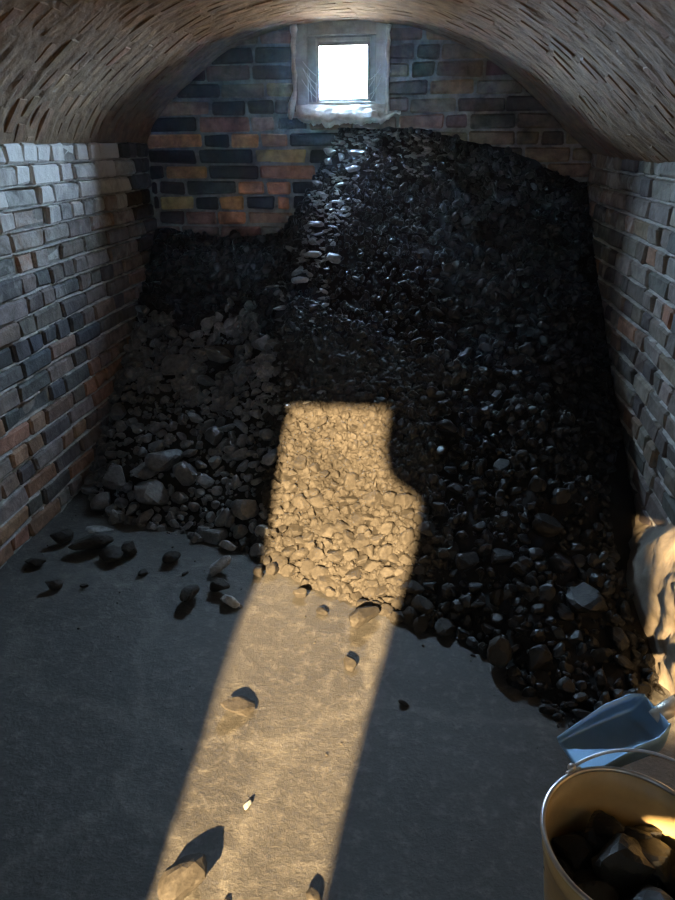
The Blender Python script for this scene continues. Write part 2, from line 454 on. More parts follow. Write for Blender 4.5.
jl = [(x - DAZ * (KL[x] if z > .6 else 1.45), z) for x, z in jl]
kp = lambda z: float(np.interp(z, [.6, .664, .76, .905, 1.09, 1.257, 1.40, 1.513, 1.665, 1.875], [1.45, 1.494, 1.71, 2.03, 2.43, 2.58, 2.71, 2.81, 2.96, 3.14]))
shadow_pier_l = [(x - DAZ * kp(z), z) for x, z in shadow_pier_l]
sun_gap_l = [(.248, -.05), (.248, .943), (.305, .973), (.385, .985), (.395, 1.233), (.39, 1.47)]
JX, PX, HX = jl[-1][0], shadow_pier_l[0][0], sun_gap_l[-1][0]
bm = bmesh.new()
prism(bm, [(-1.75, -.05)] + [(-1.75, 2.2), (JX, 2.2)] + jl[::-1], YB - 0.08, YB)
prism(bm, [(JX, 1.875), (JX, 2.2), (PX, 2.2), (PX, 1.875)], YB - 0.08, YB)
prism(bm, [(PX, 2.2), (HX, 2.2)] + sun_gap_l[::-1] + shadow_pier_l[::-1], YB - 0.08, YB)
prism(bm, [(HX, 1.47), (HX, 2.2), (1.05, 2.2), (1.05, 1.50), (.70, 1.50)], YB - 0.08, YB)
prism(bm, [(.248, -.05), (.248, .885), (1.05, .885), (1.05, -.05)], YB - 0.08, YB)  # block added under the gap to keep sun off the ground by the shovel
m, nt, b = new_mat('brick_entrance')
tcn = nt.nodes.new('ShaderNodeTexCoord'); mp = N(nt, 'ShaderNodeMapping'); mp.inputs['Rotation'].default_value = (R(-90), 0, 0)
nt.links.new(tcn.outputs['Object'], mp.inputs['Vector'])
bt = N(nt, 'ShaderNodeTexBrick', Scale=1.0); bt.inputs['Brick Width'].default_value = .225; bt.inputs['Row Height'].default_value = .075; bt.inputs['Mortar Size'].default_value = .01
bt.inputs['Color1'].default_value = (.2, .13, .09, 1); bt.inputs['Color2'].default_value = (.12, .09, .07, 1); bt.inputs['Mortar'].default_value = (.3, .27, .23, 1)
nt.links.new(mp.outputs[0], bt.inputs['Vector']); nt.links.new(bt.outputs['Color'], b.inputs['Base Color']); b.inputs['Roughness'].default_value = .9
o = from_bm('wall_entrance_shadow_cut', bm, m); o['kind'] = 'structure'

# ------------------------------------------------------------------ floor
def floor_z(x, y): return 0.006 * fbm(x, y, 0, 2.2, 4)
xs = np.arange(XL - 0.06, XR + 0.10, 0.02); ys = np.arange(YB - 0.3, D + 0.06, 0.02)
V = [(x, y, floor_z(x, y)) for x in xs for y in ys]; n = len(ys)
F = [(i * n + j, (i + 1) * n + j, (i + 1) * n + j + 1, i * n + j + 1) for i in range(len(xs) - 1) for j in range(n - 1)]
o = link('floor', V, F, M_FLOOR, smooth=True); o['kind'] = 'structure'
# ground outside the doorway and the window
V = [(-4, YB - 6, -.03), (4, YB - 6, -.03), (4, YB - .1, -.03), (-4, YB - .1, -.03)]

# rendered footing of the right wall: a battered, lumpy plinth that swells as it runs back
prof = [(1.10, .0), (1.30, .03), (1.45, .065), (1.60, .09), (1.80, .112), (2.0, .132), (2.2, .14), (2.35, .09), (2.5, .02), (2.8, .0)]
py = [p[0] for p in prof]; pw = [p[1] for p in prof]
V, F = [], []; ys = np.arange(1.10, 2.8, 0.018); zs = np.linspace(-0.02, 0.52, 30)
for y in ys:
    for z in zs:
        w = np.interp(y, py, pw); t = max(z, 0) / float(np.interp(y, [1.1, 1.6, 1.8, 2.0, 2.2, 2.5], [.46, .44, .40, .30, .2, .1]))
        d = w * max(0, 1 - min(t, 1) ** 2.2) + 0.03 * fbm(y, z, 5, 6, 4) * min(1, w / .1) + 0.016 * abs(fbm(y, z, 15, 17, 3)) * min(1, w / .05) - 0.012 - .03 * max(0, t - 1)
        V.append((XR - d, y, z))
n = len(zs)
F = [(i * n + j, i * n + j + 1, (i + 1) * n + j + 1, (i + 1) * n + j) for i in range(len(ys) - 1) for j in range(n - 1)]
o = link('baseboard_right', V, F, M_RENDER, smooth=True); o['kind'] = 'structure'

# ------------------------------------------------------------------ window
win = empty('window_1', (-0.455, D, 1.55)); win['kind'] = 'structure'
wx, wz = -0.455, 1.55
def frame_bm(x0, x1, z0, z1, t, y0, y1, bev=0.004):
    bm = bmesh.new(); yc, dy = (y0 + y1) / 2, abs(y1 - y0)
    box(bm, (x0 + t / 2 - wx, yc - D, (z0 + z1) / 2 - wz), (t, dy, z1 - z0), bevel=bev)
    box(bm, (x1 - t / 2 - wx, yc - D, (z0 + z1) / 2 - wz), (t, dy, z1 - z0), bevel=bev)
    box(bm, ((x0 + x1) / 2 - wx, yc - D, z1 - t / 2 - wz), (x1 - x0 - 2 * t, dy, t), bevel=bev)
    box(bm, ((x0 + x1) / 2 - wx, yc - D, z0 + t / 2 - wz), (x1 - x0 - 2 * t, dy, t), bevel=bev)
    return bm
from_bm('window_frame', frame_bm(-0.690, -0.226, 1.550, 1.962, 0.060, D + 0.030, D + 0.12), M_WOODFRAME, win)
from_bm('sash', frame_bm(-0.632, -0.284, 1.580, 1.906, 0.046, D + 0.052, D + 0.098), M_SASH, win)
from_bm('glazing_bead', frame_bm(-0.590, -0.315, 1.600, 1.893, 0.017, D + 0.046, D + 0.075), M_WOODFRAME, win)
bm = bmesh.new(); box(bm, (-0.4525 - wx, 0.083, 1.748 - wz), (0.25, 0.004, 0.24)); from_bm('window_pane', bm, M_GLASS, win)
# lumpy lime plaster round the foot and the left side of the frame
def blob(name, pts, mat, parent, off, seed):
    V, F = [], []
    for (c, r) in pts:
        bm = bmesh.new(); bmesh.ops.create_icosphere(bm, subdivisions=3, radius=1)
        b0 = len(V)
        for v in bm.verts:
            d = v.co.normalized(); k = 1 + 0.35 * noise.fractal(d * 1.8 + Vector((seed, c[0] * 9, c[2] * 9)), .9, 2, 4)
            V.append(Vector(c) + Vector((d.x * r[0], d.y * r[1], d.z * r[2])) * k - Vector(off))
        for f in bm.faces: F.append([b0 + v.index for v in f.verts])
        bm.free()
    return link(name, V, F, mat, parent, smooth=True)
off = (wx, D, wz)
# one continuous sheet of rough plaster under the frame
V, F = [], []; us = np.linspace(-0.735, -0.155, 70); ts = np.linspace(0, 1, 20)
for u in us:
    e = abs((u + .455) / .28)
    low = 1.497 + 0.026 * fbm(u, 0, 3, 14, 4) + 0.03 * e ** 2
    for t in ts:
        ys_ = .058 * (1 - t) - .075 * t * max(.25, 1 - e ** 4)          # runs out from the sash over the brickwork
        z = 1.612 - .050 * t - (1.562 - low) * t ** 2.2 + 0.016 * fbm(u, t, 1, 16, 4) * t
        V.append((u - wx, ys_ + .012 * fbm(u, t, 8, 19, 4) * t + (.085 * max(0, t - .85) / .15 * .9 if t > .85 else 0), z - wz))
n = len(ts)
F = [(i * n + j, i * n + j + 1, (i + 1) * n + j + 1, (i + 1) * n + j) for i in range(len(us) - 1) for j in range(n - 1)]
link('window_sill', V, F, M_PLASTER, win, smooth=True)
V, F = tube([(-0.692 + 0.004 * random.uniform(-1, 1) - wx - (0.03 if k < 4 else 0) * (4 - k) / 4, -0.008, 1.53 + k * 0.033 - wz) for k in range(14)], [0.013 + random.uniform(-.005, .007) for _ in range(14)], 8)
link('plaster_edge', V, F, M_PLASTER, win, smooth=True)
V, F = tube([(-0.224 + 0.004 * random.uniform(-1, 1) - wx, -0.004, 1.54 + k * 0.033 - wz) for k in range(13)], [0.008 + random.uniform(-.004, .005) for _ in range(13)], 8)
link('plaster_edge', V, F, M_PLASTER, win, smooth=True)

def cobweb(loc, spans, label):
    V, F = [], []
    for a, c in spans:
        a, c = Vector(a), Vector(c); pts = []
        for k in range(7):
            t = k / 6; p = a.lerp(c, t); p.z -= 0.02 * 4 * t * (1 - t) * (a - c).length / .1 * .4
            pts.append(p)
        v, f = tube(pts, 0.0011, 5); b0 = len(V); V += v; F += [[b0 + i for i in q] for q in f]
    o = link('cobweb', V, F, M_WEB); o.location = loc
    return tag(o, label, 'cobweb')
cobweb((-0.60, D + 0.03, 1.66), [((-.05, -.03, .10), (.035, .03, .015)), ((-.05, -.03, .10), (.03, .03, -.03)), ((-.055, -.035, .05), (.03, .03, -.045)), ((-.05, -.02, .13), (.03, .03, .06)), ((-.02, -.01, .08), (-.01, .0, -.05)), ((.01, .01, .04), (.01, .01, -.05))],
       'torn cobweb across the lower left corner of the window')
cobweb((-0.31, D + 0.03, 1.66), [((.05, -.03, .09), (-.03, .03, .04)), ((.05, -.03, .11), (-.025, .03, .0)), ((.05, -.035, .03), (-.03, .03, -.03)), ((.055, -.03, .06), (-.01, .03, -.05)), ((.02, -.01, .07), (.015, -.01, -.02))],
       'torn cobweb across the lower right corner of the window')

# ------------------------------------------------------------------ coal heap
toeX = [-1.51, -1.42, -1.25, -.976, -.62, -.39, -.1, .1, .27, .415, .6, .81]
toeY = [2.68, 2.48, 2.32, 2.25, 2.14, 1.99, 1.84, 1.755, 1.6, 1.42, 1.36, 1.72]
bX = [-1.51, -1.1, -.78, -.62, -.46, -.2, .1, .4, .81]
bZ = [1.0, .95, .96, 1.18, 1.50, 1.50, 1.46, 1.38, 1.22]
def heap(X, Y):
    t = np.interp(X, toeX, toeY); s = np.clip((Y - t) / (3.81 - t), 0, 1)
    bz = np.interp(X + .25 * (1 - s) * s * 1.6, bX, bZ)
    p = np.interp(X, [-1.5, -.4, .1, .8], [1.05, 1.05, 1.1, 1.35])
    return bz * s ** p
def heap_n(x, y):
    e = 0.03
    return Vector((-(heap(x + e, y) - heap(x - e, y)) / (2 * e), -(heap(x, y + e) - heap(x, y - e)) / (2 * e), 1)).normalized()
def heap_rough(x, y):
    return 0.018 * fbm(x, y, 1, 4, 4) + 0.010 * fbm(x, y, 6, 16, 3)
xs = np.arange(XL + 0.002, XR - 0.002, 0.018); ys = np.arange(1.12, D + 0.004, 0.018)
V, keep, HC = [], {}, []
for i, x in enumerate(xs):
    for j, y in enumerate(ys):
        t = np.interp(x, toeX, toeY)
        if y > t - 0.022:
            k = min(1, max(0, (y - t) / .15))
            keep[i, j] = len(V); V.append((x, y, float(heap(x, y)) + k * heap_rough(x, y) - 0.012 * (1 - k)))
            fr = max(min(1, max(0, (x + .10 * fbm(x, y, 2, 4, 3) - .02) / .2)), min(1, max(0, (float(heap(x, y)) + .12 * fbm(x, y, 3, 3, 3) - .5) / .25))); HC.append((fr, fr, fr, 1))  # painted shade mask for the right and upper slack
F = []
for (i, j) in keep:
    q = [(i, j), (i + 1, j), (i + 1, j + 1), (i, j + 1)]
    if all(k in keep for k in q): F.append([keep[k] for k in q])
o = link('coal_heap', V, F, M_SLACK, None, True, HC)
tag(o, 'black heap of fine coal sloping down from under the window', 'coal heap', None, 'stuff')

# lump shapes: cleaved polyhedra
def ico(sub):
    bm = bmesh.new(); bmesh.ops.create_icosphere(bm, subdivisions=sub, radius=1)
    v = np.array([x.co[:] for x in bm.verts]); v /= np.linalg.norm(v, axis=1)[:, None]; f = [[w.index for w in q.verts] for q in bm.faces]; bm.free()
    return v, np.array(f)
ICO = {k: ico(k) for k in (1, 2, 3)}
def lump_verts(sub, rng, planes=9, lo=0.58):
    d, f = ICO[sub]
    nrm = rng.normal(size=(planes, 3)); nrm /= np.linalg.norm(nrm, axis=1)[:, None]
    dist = rng.uniform(lo, 0.92, planes)
    dots = d @ nrm.T
    with np.errstate(divide='ignore'):
        r = np.where(dots > 0.05, dist / np.maximum(dots, 0.05), 9).min(axis=1)
    r = np.minimum(r, 1.2)
    v = d * r[:, None]
    return v * np.array([1.0, rng.uniform(.7, .95), rng.uniform(.5, .8)]), f
def lump_mesh(name, sub, rng, mat, planes=9, lo=0.58):
    v, f = lump_verts(sub, rng, planes, lo)
    v = v + 0.008 * rng.normal(size=v.shape) * (0.6 if sub > 2 else 1)
    me = bpy.data.meshes.new(name); me.from_pydata(v.tolist(), [], f.tolist()); me.materials.append(mat); me.update()
    return me
PROTO = [lump_mesh('coal_lump', 3, RNG, M_COAL, random.randint(7, 12)) for _ in range(14)]
FPROTO = [lump_mesh('coal_lump', 3, RNG, M_COAL, 16, .78) for _ in range(8)]
M_GREY = coal_material('window_lit_coal', (0.060, 0.059, 0.057), (0.19, 0.185, 0.176), 0.42)  # lighter coal copy: window light put into the left lumps' colour
LPROTO = [lump_mesh('coal_lump', 3, RNG, M_GREY, random.randint(6, 10), .55) for _ in range(10)]
M_GLINT = coal_material('window_glint_coal', (0.07, 0.07, 0.07), (0.21, 0.21, 0.21), 0.36, 0.5)  # window-lit streaks put into the chute coal's colour
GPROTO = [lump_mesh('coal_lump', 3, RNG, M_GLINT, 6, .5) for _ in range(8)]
RPROTO = [lump_mesh('coal_lump', 3, RNG, M_BLACK, random.randint(7, 11)) for _ in range(8)]
BPROTO = [lump_mesh('coal_lump', 3, RNG, M_BUCKETCOAL, random.randint(7, 11)) for _ in range(6)]
SPROTO = [lump_mesh('stone', 3, RNG, M_STONE, random.randint(7, 11)) for _ in range(4)]
first_lump = None
def lump(x, y, z, r, label, group=None, protos=PROTO, name='coal_lump', cat='coal lump', rot=None, squash=(1, 1, 1)):
    o = bpy.data.objects.new(name, random.choice(protos)); col.objects.link(o)
    o.location = (x, y, z)
    o.rotation_euler = rot if rot else (random.uniform(-.5, .5), random.uniform(-.5, .5), random.uniform(0, 6.28))
    o.scale = (r * squash[0], r * squash[1], r * squash[2])
    return tag(o, label, cat, group)
def ground(o, z=0.0):
    """rest the lump's lowest point on height z"""
    mat = Matrix.LocRotScale(o.location, o.rotation_euler, o.scale)
    lo = min((mat @ v.co).z for v in o.data.vertices)
    o.location.z += z - lo - 0.001

taken = []
def free(x, y, r, k=0.85):
    return all((x - a) ** 2 + (y - c) ** 2 > (k * (r + s)) ** 2 for a, c, s in taken)

# lumps lying loose on the floor, each where it lies: x, y, radius, shape, label
floor_lumps = [
    (-0.452, 1.352, .047, 'sunlit block of coal casting a black shadow, midway down the sunny strip'),
    (-0.440, .872, .056, 'largest loose lump, pale topped, at the near left end of the sunny strip'),
    (-0.168, 1.556, .026, 'small lump with a jagged black shadow on the right of the sunny strip'),
    (-0.150, 1.760, .056, 'big pale sunlit lump standing out in front of the heap foot'),
    (-0.172, .868, .020, 'small dark lump at the near right edge of the sunny strip'),
    (-1.215, 2.080, .078, 'broad black lump lying flat near the left wall'),
    (-1.355, 2.110, .042, 'small black lump between the left wall and the broad flat lump'),
    (-1.115, 2.020, .050, 'dark lump touching the right end of the broad flat lump'),
    (-1.066, 2.060, .042, 'upright pale-topped lump right of the broad flat lump'),
    (-0.883, 2.030, .034, 'middling lump alone on the shaded floor below the left heap foot'),
    (-0.965, 1.942, .021, 'tiny lump alone on the shaded floor, left of the middling one'),
    (-0.813, 1.955, .013, 'tiny pale crumb near the white-topped lumps'),
    (-0.748, 1.810, .046, 'dark egg-shaped lump alone on the shaded floor'),
    (-0.662, 1.875, .040, 'dark lump between the egg-shaped lump and the edge of the sun'),
    (-1.238, 1.820, .029, 'small black lump farthest towards the camera by the left wall'),
    (-1.142, 1.842, .016, 'black crumb right of the small lump by the left wall'),
    (-1.385, 1.955, .038, 'black lump close against the foot of the left wall'),
    (0.273, 1.607, .044, 'pale upright lump alone on the shaded floor right of the sunny strip'),
    (0.115, 1.752, .044, 'pale grey lump at the tip of the right heap foot'),
    (-0.004, 1.427, .014, 'black crumb on the shaded floor just right of the sunny strip'),
    (-0.500, 2.005, .034, 'lump at the upper left edge of the sunny strip by the heap foot'),
    (-0.548, 1.985, .030, 'lump half in shade at the left edge of the sunny strip'),
    (-0.377, 1.875, .026, 'thin sunlit lump in front of the heap foot, left of the big pale one'),
    (-0.290, 1.795, .022, 'small sunlit lump left of the big pale one'),
]
for i, (x, y, r, lb) in enumerate(floor_lumps):
    sq = (1, .85, .8)
    if 'flat' in lb and 'broad' in lb and 'lying' in lb: sq = (1.0, .62, .6)
    if 'sunny strip' in lb and r > .04: sq = (1.0, .8, .62)
    if 'upright' in lb: sq = (.8, .8, 1.35)
    rq = random.Random(40 + i)
    o = lump(x, y, 0, r, lb, None, [FPROTO[i % 8]], squash=sq, rot=(rq.uniform(-.3, .3), rq.uniform(-.3, .3), rq.uniform(0, 6.28))); ground(o, floor_z(x, y)); taken.append((x, y, r))
for (x, y, r, lb) in [(-0.708, 2.135, .037, 'white-topped stone nearest the left heap foot'), (-0.694, 1.985, .047, 'larger white-topped stone on the shaded floor'),
                      (-0.605, 1.803, .035, 'white-topped stone beside the left edge of the sunny strip'), (-0.359, 1.063, .012, 'bright yellowish pebble in the near part of the sunny strip'),
                      (-1.262, 2.215, .055, 'flat bluish slate by the left heap foot')]:
    sq = (1, .5, .22) if 'slate' in lb else (1, .85, .75)
    o = lump(x, y, 0, r, lb, protos=SPROTO, name='pebble' if 'pebble' in lb else 'stone', cat='pebble' if 'pebble' in lb else 'stone', squash=sq, rot=(.05, .05, random.uniform(0, .5)) if 'slate' in lb else None)
    ground(o, floor_z(x, y)); taken.append((x, y, r))

ORD = ['first', 'second', 'third', 'fourth', 'fifth', 'sixth', 'seventh', 'eighth', 'ninth', 'tenth', 'eleventh', 'twelfth', 'thirteenth', 'fourteenth', 'fifteenth', 'sixteenth', 'seventeenth', 'eighteenth', 'nineteenth', 'twentieth']
def place_on_heap(x, y, r, sink=0.25):
    n = heap_n(x, y); z = float(heap(x, y)) + heap_rough(x, y) * .7
    return Vector((x, y, z)) + n * r * sink
big = [  # the lumps that stand out in the heap
    (-0.955, 3.06, .085, 'biggest pale cracked lump high on the left slope'), (-1.076, 2.55, .080, 'large square-cornered block in the middle of the left heap foot'),
    (-0.975, 2.48, .060, 'flat-faced grey lump right of the large square-cornered block'), (-1.16, 2.51, .070, 'upright rounded lump left of the large square-cornered block'),
    (-1.29, 2.50, .070, 'dark flat-topped lump by the left wall at the heap foot'), (-0.883, 2.64, .050, 'bright-faced lump midway up the left slope'),
    (-1.10, 2.40, .075, 'big black pointed lump at the very front of the left heap foot'), (-1.17, 3.02, .080, 'long flat slab on the left slope'),
    (0.54, 1.76, .060, 'largest dim lump in the heap near the right footing'), (0.44, 2.02, .050, 'upright lump high in the right heap foot')]
for x, y, r, lb in big:
    p = place_on_heap(x, y, r, .3); lump(*p, r, lb, None, RPROTO if x > .1 else LPROTO); taken.append((x, y, r))

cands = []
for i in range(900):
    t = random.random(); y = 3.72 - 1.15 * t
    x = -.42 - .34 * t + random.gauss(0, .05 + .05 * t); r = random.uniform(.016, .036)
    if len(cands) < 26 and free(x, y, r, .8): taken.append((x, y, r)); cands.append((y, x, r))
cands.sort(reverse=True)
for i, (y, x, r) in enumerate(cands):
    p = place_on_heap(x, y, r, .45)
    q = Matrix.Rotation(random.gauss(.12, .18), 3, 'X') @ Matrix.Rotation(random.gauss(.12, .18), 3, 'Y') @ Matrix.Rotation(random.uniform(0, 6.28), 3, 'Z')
    lump(*p, r, 'slab tinted as window-lit on the coal chute below the window, %s from the top' % (ORD[i] if i < 20 else 'twenty-' + ORD[i - 20]), 'slabs tinted as window-lit on the chute below the window', GPROTO, squash=(1.45, .9, .6), rot=q.to_euler())

CAMP = Vector((0, 0, 1.4225))
def zone(poly, count, rmin, rmax, words, group, rows, bias=1.0, k=.80, sink=.28, protos=PROTO):
    """scatter separate lumps over a patch of the heap, then name each by its row up from the floor and its place in the row"""
    got = []
    x0, x1, s0, s1 = poly
    tries = 0
    while len(got) < count and tries < 9000:
        tries += 1
        x = random.uniform(x0, x1); t = float(np.interp(x, toeX, toeY))
        y = t + (s0 + (s1 - s0) * random.random() ** bias)
        if y > D - .06: continue
        r = rmin + (rmax - rmin) * random.random() ** 2.0
        if x > XR - .05 - float(np.interp(y, py, pw)): continue
        if not free(x, y, r, k): continue
        taken.append((x, y, r)); got.append((x, y, r, y - t))
    got.sort(key=lambda g: g[3]); per = math.ceil(len(got) / rows)
    for i in range(rows):
        row = sorted(got[i * per:(i + 1) * per], key=lambda g: g[0])
        for j, (x, y, r, s) in enumerate(row):
            p = place_on_heap(x, y, r, sink)
            rw = 'front row' if i == 0 else ('%s row up' % ORD[i])
            lump(*p, r, '%s, %s, %s from left' % (words, rw, ORD[j] if j < 20 else 'last'), group, protos)
zone((-1.42, -.56, -.01, .50), 70, .022, .062, 'grey lump at the left heap foot', 'coal lumps at the left heap foot', 6, protos=LPROTO)
zone((-1.40, -.70, .50, .95), 20, .022, .055, 'dark lump on the left slope', 'coal lumps on the left slope', 3, protos=LPROTO)
zone((-.56, .06, -.03, .36), 108, .023, .043, 'sunlit dusty lump at the heap foot', 'sunlit coal lumps at the heap foot', 8, k=.60, sink=.34)
zone((.06, .70, -.02, .75), 36, .022, .050, 'dim lump at the right heap foot', 'coal lumps at the right heap foot', 6, protos=RPROTO)

# the uncounted rest: chips and nuts of coal over the whole heap and crumbs on the floor
def rubble(name, items, mat, label, cat, sub=1, flat=False):
    VV, FF = [], []; b0 = 0
    protos = [lump_verts(sub, RNG, 7) for _ in range(24)]
    for (p, r) in items:
        v, f = protos[RNG.integers(24)]
        a = RNG.normal(size=4); a /= np.linalg.norm(a); w, x, y, z = a
        Rm = np.array([[1 - 2 * (y * y + z * z), 2 * (x * y - z * w), 2 * (x * z + y * w)], [2 * (x * y + z * w), 1 - 2 * (x * x + z * z), 2 * (y * z - x * w)], [2 * (x * z - y * w), 2 * (y * z + x * w), 1 - 2 * (x * x + y * y)]])
        if flat:
            Rm = np.array(Matrix.Rotation(random.gauss(.10, .2), 3, 'X') @ Matrix.Rotation(random.gauss(.10, .2), 3, 'Y') @ Matrix.Rotation(random.uniform(0, 6.28), 3, 'Z'))
            v = v * np.array([1.5, .95, .6])
        VV.append((v * r) @ Rm.T + np.array(p)); FF.append(f + b0); b0 += len(v)
    VV = np.concatenate(VV); FF = np.concatenate(FF)
    o = link(name, VV.tolist(), FF.tolist(), mat)
    return tag(o, label, cat, None, 'stuff')
grid = {}
for a, c, s in taken: grid.setdefault((int(a // .1), int(c // .1)), []).append((a, c, s))
def near_big(x, y, r, k=.8):
    for i in (-1, 0, 1):
        for j in (-1, 0, 1):
            for a, c, s in grid.get((int(x // .1) + i, int(y // .1) + j), ()):
                if (x - a) ** 2 + (y - c) ** 2 < (k * (s + r)) ** 2: return True
    return False
items = []
for q in range(21000):
    x = random.uniform(-.6, .08) if q > 14500 else random.uniform(XL + .03, XR - .03); t = float(np.interp(x, toeX, toeY)); y = t - .02 + (random.random() ** 1.5 * .95 if q > 14500 else random.random() * (D - t))
    if y > D - .02: continue
    s = (y - t) / (D - t)
    if x > XR - .015 - float(np.interp(y, py, pw)): continue
    beam = -.56 < x < .05
    rm = (.038 if y - t < .7 else .030) if x < -.65 else (.020 if beam else .024)
    r = .007 + rm * random.random() ** 2.2 * (1.15 - .55 * s if beam else 1)
    if q > 14500: r = .007 + .014 * random.random() ** 1.5
    elif beam and .12 < s < .7 and random.random() < .55: r *= .55
    if near_big(x, y, r, .5 if q > 14500 else .75): continue
    n = heap_n(x, y)
    items.append((Vector((x, y, float(heap(x, y)) + heap_rough(x, y) * .8)) + n * r * random.uniform(.0, .5), r))
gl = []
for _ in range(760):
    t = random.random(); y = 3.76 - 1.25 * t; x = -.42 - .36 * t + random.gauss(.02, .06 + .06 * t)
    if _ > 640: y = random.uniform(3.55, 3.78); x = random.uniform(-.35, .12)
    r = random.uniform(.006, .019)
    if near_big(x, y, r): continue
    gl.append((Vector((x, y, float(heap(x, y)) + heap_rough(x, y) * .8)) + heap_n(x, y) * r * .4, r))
rubble('coal_rubble', gl, M_GLINT, 'small chips of coal tinted as window-lit, strewn down the chute from the window', 'coal rubble', 2, True)
def in_heap_shade(x, y): return x + .10 * fbm(x, y, 2, 4, 3) > .12 or float(heap(x, y)) + .12 * fbm(x, y, 3, 3, 3) > .62  # where the rubble takes the shade-darkened coal copy
left = lambda x, y: x + .08 * fbm(x, y, 5, 5, 3) < -.62 and not in_heap_shade(x, y)
rubble('coal_rubble', [i for i in items if left(i[0][0], i[0][1])], M_GREY, 'small coal lumps tinted as window-lit, strewn over the left foot of the heap', 'coal rubble', 2)
rubble('coal_rubble', [i for i in items if not in_heap_shade(i[0][0], i[0][1]) and not left(i[0][0], i[0][1])], M_COAL, 'small dusty coal lumps and chips strewn over the middle of the heap foot', 'coal rubble', 2)
rubble('coal_rubble', [i for i in items if in_heap_shade(i[0][0], i[0][1])], M_BLACK, 'small coal lumps and chips tinted as shaded, strewn over the upper and right heap', 'coal rubble', 2)
items = []
for _ in range(420):
    x = random.uniform(-1.42, .62); y = random.uniform(.75, 2.5); t = float(np.interp(x, toeX, toeY))
    if y > t: continue
    dz = t - y
    if random.random() > math.exp(-dz * 3.2) + .06: continue
    r = random.uniform(.0015, .0045) if random.random() < .8 else random.uniform(.004, .009)
    items.append(((x, y, floor_z(x, y) + r * .4), r))
rubble('coal_crumbs', items, M_COAL, 'coal crumbs scattered on the floor before the heap', 'coal crumbs', 1)

# ------------------------------------------------------------------ coal bucket
BX, BY, BZ = 0.405, 0.855, 0.0
HB, RT, RB = 0.300, 0.150, 0.112
bk = empty('coal_bucket', (BX, BY, BZ), 'cream bucket with a wire handle, full of coal, at the near right', 'bucket')
def lathe(profile, seg=72):
    V, F = [], []
    for (r, z) in profile:
        for k in range(seg):
            a = 2 * math.pi * k / seg; V.append((r * math.cos(a), r * math.sin(a), z))
    for i in range(len(profile) - 1):
        for k in range(seg): F.append((i * seg + k, i * seg + (k + 1) % seg, (i + 1) * seg + (k + 1) % seg, (i + 1) * seg + k))
    return V, F
T = .0025
pf = [(0.001, .012), (RB - .006, .012), (RB, .002), (RB + .002, .012)] + [(RB + .002 + (RT - RB - .002) * t, .012 + (HB - .012) * t) for t in (.25, .5, .75, .82)]
pf += [(RB + .004 + (RT - RB - .002) * .83, .012 + (HB - .012) * .83), (RB + .002 + (RT - RB - .002) * .85, .012 + (HB - .012) * .85), (RT, HB)]
pf += [(RT - T, HB)] + [(RB + (RT - RB) * t - T, .014 + (HB - .014) * t) for t in (.8, .6, .4, .2, .02)] + [(.001, .016)]
V, F = lathe(pf); link('bucket_body', V, F, M_PAIL, bk, smooth=True)
V, F = tube([(RT * math.cos(a), RT * math.sin(a), HB) for a in np.linspace(0, 2 * math.pi, 72, endpoint=False)], .0048, 10, True)
link('rolled_rim', V, F, M_RIM, bk, smooth=True)
ea = math.atan2(1.005 - BY, .324 - BX)               # bearing of the far ear
e = Vector((math.cos(ea), math.sin(ea), 0))
for s in (1, -1):
    bm = bmesh.new()
    rot = Matrix.Rotation(ea, 3, 'Z')
    c = e * s * (RT + .004)
    box(bm, (c.x, c.y, HB - .012), (.006, .034, .036), rot, .002)
    o = from_bm('handle_ear', bm, M_RIM, bk)
    kn = bmesh.new(); r = bmesh.ops.create_uvsphere(kn, u_segments=14, v_segments=10, radius=.0085)
    for v in r['verts']: v.co += Vector((e.x * s * (RT + .010), e.y * s * (RT + .010), HB + .004))
    from_bm('rivet', kn, M_RIM, o, True)
side = Vector((-e.y, e.x, 0)); side = side if side.x > 0 else -side
th = R(16); updir = side * math.cos(th) + Vector((0, 0, 1)) * math.sin(th)
pts = []
for k in range(41):
    a = math.pi * k / 40
    pts.append(e * (RT + .010) * math.cos(a) + updir * (RT + .030) * math.sin(a) ** .85 + Vector((0, 0, HB + .006)))
V, F = tube(pts, .0033, 8); link('wire_handle', V, F, M_WIRE, bk, smooth=True)

# coal in the bucket
names = ['against the near left side', 'flat-faced, in the middle', 'at the far left under the rim', 'pale-edged, towards the right', 'against the far side', 'at the right under the sunlit rim',
         'nearest the camera', 'small, left of the middle', 'small, right of the middle', 'wedged by the far ear', 'broad, on the near right', 'at the far right']
spots = [(-.055, -.035, .055), (.005, .012, .056), (-.080, .045, .040), (.062, .025, .044), (-.005, .085, .042), (.100, .005, .035),
         (.015, -.075, .060), (-.032, .062, .026), (.035, .068, .032), (-.105, -.005, .030), (.082, -.060, .045), (.062, .085, .034)]
def fill_z(x, y): return .205 + .02 * math.sin(x * 30 + 1) + .015 * math.cos(y * 25)
for (x, y, r), nm in zip(spots, names):
    lump(BX + x, BY + y, fill_z(x, y) - r * .15, r, 'black coal lump in the cream bucket, ' + nm, 'coal lumps in the bucket', BPROTO)
items = []
for _ in range(260):
    a = random.uniform(0, 6.28); q = .128 * math.sqrt(random.random()); x, y = q * math.cos(a), q * math.sin(a)
    r = random.uniform(.010, .022)
    if q + r > .130: continue
    items.append(((BX + x, BY + y, random.uniform(.15, .185)), r))
rubble('bucket_coal_fill', items, M_BUCKETCOAL, 'smaller coal filling the cream bucket under the lumps', 'coal', 2)

